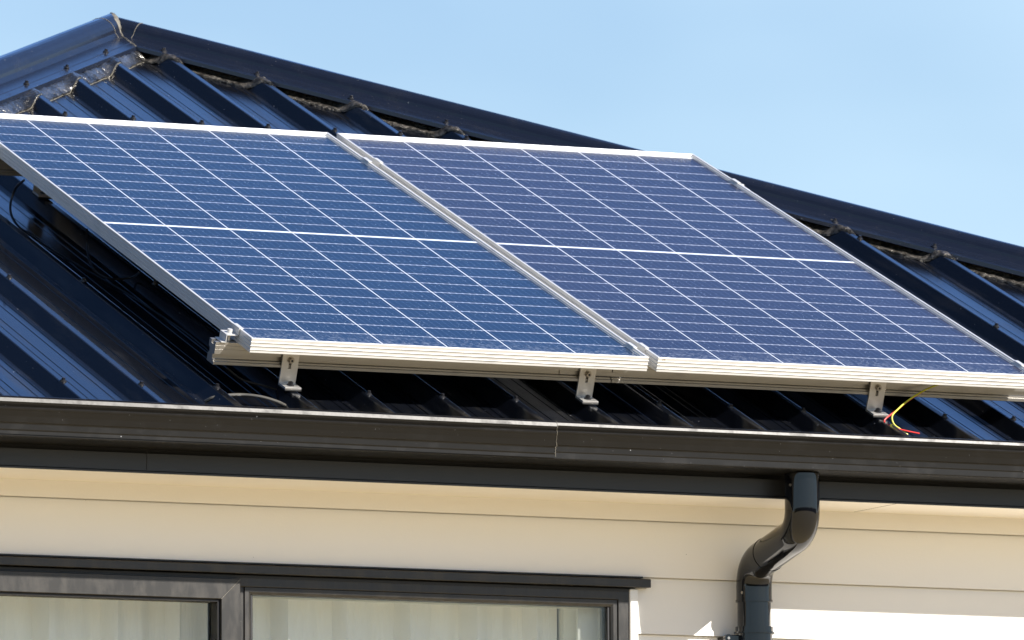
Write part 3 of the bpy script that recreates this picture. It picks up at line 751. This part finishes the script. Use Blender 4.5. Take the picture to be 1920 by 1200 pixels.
# L-feet
def lfoot():
    r = empty('roof_bracket')
    bm = bmesh.new(); wdt = .021; th = .0050
    hole = []
    # vertical plate with a slot: built as strips round the opening
    top_, bot = .0800, 0.0
    s0, s1, sw = .040, .064, .0036
    for x0, x1, z0, z1 in ((-wdt, -sw, bot, top_), (sw, wdt, bot, top_), (-sw, sw, bot, s0), (-sw, sw, s1, top_)):
        box(bm, x0, x1, 0, th, z0, z1)
    bmesh.ops.remove_doubles(bm, verts=bm.verts, dist=1e-5)
    bm2_ = bmesh.new(); box(bm2_, -wdt, wdt, -.040, -.0001, 0, .0052, .0006); me = bpy.data.meshes.new('tmp'); bm2_.to_mesh(me); bm.from_mesh(me); bm2_.free(); bpy.data.meshes.remove(me)
    obj('angle_plate', bm, M['bracket'], r)
    bm = bmesh.new(); box(bm, -.0215, .0215, -.041, .006, -.0042, -.0003, .0015); obj('rubber_pad', bm, M['slot'], r)
    bm = bmesh.new(); Rt = Matrix.Rotation(math.pi/2, 4, 'X')
    for rr, d0, d1, seg in ((.0085, 0, .0016, 24), (.0070, .0016, .0030, 24), (.0062, .0030, .0090, 6)):
        bmesh.ops.create_cone(bm, cap_ends=True, segments=seg, radius1=rr, radius2=rr, depth=d1-d0, matrix=Matrix.Translation((0, -(d0+d1)/2, .062)) @ Rt)
    b_ = obj('bolt', bm, M['steel'], r)
    bm = bmesh.new(); bmesh.ops.create_cone(bm, cap_ends=True, segments=6, radius1=.0030, radius2=.0030, depth=.0006, matrix=Matrix.Translation((0, -.0093, .062)) @ Rt); obj('hex_socket', bm, M['slot'], b_)
    bm = bmesh.new()
    for rr, z0, z1, seg in ((.0095, 0, .002, 20), (.0062, .002, .0085, 6), (.0035, .0085, .010, 12)):
        bmesh.ops.create_cone(bm, cap_ends=True, segments=seg, radius1=rr, radius2=rr*.95, depth=z1-z0, matrix=Matrix.Translation((0, -.020, .0052+(z0+z1)/2)))
    obj('foot_screw', bm, M['screw'], r)
    return r
fl_ = ['slotted aluminium bracket nearest the open left rail end, with dark foot screw', 'slotted aluminium bracket below the gap side of the left panel, above the gutter joint', 'slotted aluminium bracket beside the yellow and red wires', 'slotted aluminium bracket at the far right end of the lower rail']
proto = None
for i, (u, lb) in enumerate(zip((.1395, .9185, 1.7035, 2.487), fl_)):
    o = proto if proto else None
    if proto is None: proto = lfoot(); o = proto
    else: o = dup(proto)
    o.location = P(u, .0795-.0075, NR+.0015+.004); o.rotation_euler = (TH, 0, 0)
    tag(o, lb, 'bracket', 'roof brackets carrying the lower rail')
for u, lb in ((.1395, 'slotted aluminium bracket on the upper rail, glimpsed under the left panel edge'), ):
    o = dup(proto); o.location = P(u, 1.80-.0075, NR+.0055); o.rotation_euler = (TH, 0, 0)
    tag(o, lb, 'bracket', 'roof brackets under the rails')

# clamps
def mid_clamp():
    r = empty('panel_clamp'); g2 = GAP/2; bm = bmesh.new(); l2 = .022
    for sgn in (-1, 1):
        x0, x1 = sorted((sgn*(g2-.0022), sgn*(g2+.0085))); box(bm, x0, x1, -l2, l2, .0003, .0030, .0005)
        x0, x1 = sorted((sgn*(g2-.0022), sgn*(g2-.0005))); box(bm, x0, x1, -l2, l2, -.0215, .0002)
    box(bm, -(g2-.0023), g2-.0023, -l2, l2, -.0215, -.0190)
    obj('channel', bm, M['alu'], r)
    bm = bmesh.new()
    bmesh.ops.create_cone(bm, cap_ends=True, segments=20, radius1=.0062, radius2=.0058, depth=.007, matrix=Matrix.Translation((0, 0, -.0152)))
    obj('bolt', bm, M['steel'], r); return r
def end_clamp(sgn):
    r = empty('panel_clamp'); bm = bmesh.new(); l2 = .021
    def bx(x0, x1, z0, z1, b=.0004):
        a, c = sorted((sgn*x0, sgn*x1)); box(bm, a, c, -l2, l2, z0, z1, b)
    bx(-.0006, .0085, .0003, .0027); bx(-.0030, -.0007, -.0150, .0027); bx(-.0300, -.0031, -.0175, -.0150); bx(-.0322, -.0301, -.0352, -.0150); bx(-.0430, -.0323, -.0352, -.0328)
    obj('clip_body', bm, M['alu'], r)
    bm = bmesh.new()
    bmesh.ops.create_cone(bm, cap_ends=True, segments=20, radius1=.0068, radius2=.0062, depth=.0085, matrix=Matrix.Translation((-.0165*sgn, 0, -.0107)))
    bmesh.ops.create_cone(bm, cap_ends=True, segments=12, radius1=.004, radius2=.004, depth=.030, matrix=Matrix.Translation((-.0165*sgn, 0, -.033)))
    obj('bolt', bm, M['alu'], r); return r
mc = mid_clamp(); mc.location = P(W_+GAP/2, .098, 0); mc.rotation_euler = (TH, 0, 0); tag(mc, 'small aluminium clamp between the two panels near their front edge', 'clamp', 'clamps holding the panels')
m2 = dup(mc); m2.location = P(W_+GAP/2, 1.812, 0); tag(m2, 'small aluminium clamp between the two panels near their top edge', 'clamp')
e1 = end_clamp(1); e1.location = P(0, .098, 0); e1.rotation_euler = (TH, 0, 0); tag(e1, 'end clamp with bolt on the left panel, standing on the open rail end', 'clamp', 'clamps holding the panels')
e2 = end_clamp(-1); e2.location = P(2*W_+GAP, 1.812, 0); e2.rotation_euler = (TH, 0, 0); tag(e2, 'end clamp on the right panel near its top corner against the sky', 'clamp', 'clamps holding the panels')
e3 = dup(e2); e3.location = P(2*W_+GAP, .105, 0); tag(e3, 'end clamp on the right panel near its front corner at the picture edge', 'clamp')
e4 = dup(e1); e4.location = P(0, 1.812, 0); tag(e4, 'end clamp on the left panel near its top corner', 'clamp')

# ------------------------------------------------------------------ cables (roof frame points u, v, n)
def cable(name, pts, r, mat, label, cat, seg=8):
    w3 = [P(*p) for p in pts]; base = w3[0].copy(); bm = bmesh.new(); tube(bm, catmull(w3, 8), r, seg)
    return tag(obj(name, bm, mat, None, base, smooth=True, world_shift=base), label, cat)
cable('black_cable', [(-0.0046, 1.5595, -0.04), (0.0078, 1.6367, -0.08), (-0.0001, 1.6382, -0.12), (-0.0147, 1.5813, -0.14), (-0.0114, 1.5204, -0.155), (0.007, 1.4818, -0.16)], .0032, M['cable'], 'black cable loop hanging at the upper left panel edge', 'cable')
cable('black_cable', [(0.0111, 1.138, -0.05), (0.0258, 1.1609, -0.09), (0.0209, 1.1202, -0.12), (0.0266, 1.0851, -0.14), (0.0488, 1.0565, -0.15), (0.0874, 1.0535, -0.15), (0.1128, 1.042, -0.14), (0.085, 0.9397, -0.1)], .0026, M['cable'], 'black cable loop drooping halfway down the left panel side', 'cable')
cable('black_cable', [(-0.0068, 1.532, -0.158), (0.0134, 1.3414, -0.162), (0.0344, 1.1667, -0.16), (0.0669, 0.9863, -0.162), (0.09, 0.6758, -0.16), (0.0849, 0.5185, -0.155), (0.0744, 0.3851, -0.15)], .0024, M['cable'], 'long black cable lying on the shaded roof beside the left panel', 'cable')
cable('conduit', [(-0.0873, 0.015, -0.163), (-0.0731, 0.0043, -0.15), (-0.0421, -0.0004, -0.142), (0.0, 0.0034, -0.14), (0.0434, -0.008, -0.14), (0.0861, -0.0081, -0.15), (0.1107, -0.002, -0.16)], .0036, M['conduit'], 'grey conduit arching over the roof edge beside the first bracket', 'conduit')
cable('black_cable', [(-0.0142, 0.0885, -0.1), (0.0359, 0.0993, -0.13), (0.0842, 0.0956, -0.14), (0.1306, 0.087, -0.15), (0.1518, 0.0503, -0.158), (0.1544, 0.0099, -0.163)], .0026, M['cable'], 'thin black cable curving past the foot of the first bracket', 'cable')
cable('earth_wire', [(1.8842, 0.072, -0.0477), (1.8682, 0.068, -0.0514), (1.8273, 0.06, -0.0658), (1.78, 0.045, -0.0879), (1.7472, 0.03, -0.108), (1.7253, 0.015, -0.1236), (1.7255, -0.0, -0.1395), (1.7422, -0.012, -0.1502), (1.7577, -0.02, -0.1594)], .0021, M['yellow'], 'yellow and green earth wire hanging from the rail', 'wire')
cable('red_wire', [(1.8294, 0.064, -0.0669), (1.783, 0.05, -0.0907), (1.741, 0.03, -0.1138), (1.71, 0.012, -0.1274), (1.7002, 0.004, -0.1349), (1.7054, -0.006, -0.1412), (1.7259, -0.014, -0.1461), (1.753, -0.02, -0.15), (1.787, -0.024, -0.1542)], .0021, M['red'], 'red wire running beside the yellow wire into the gutter', 'wire')
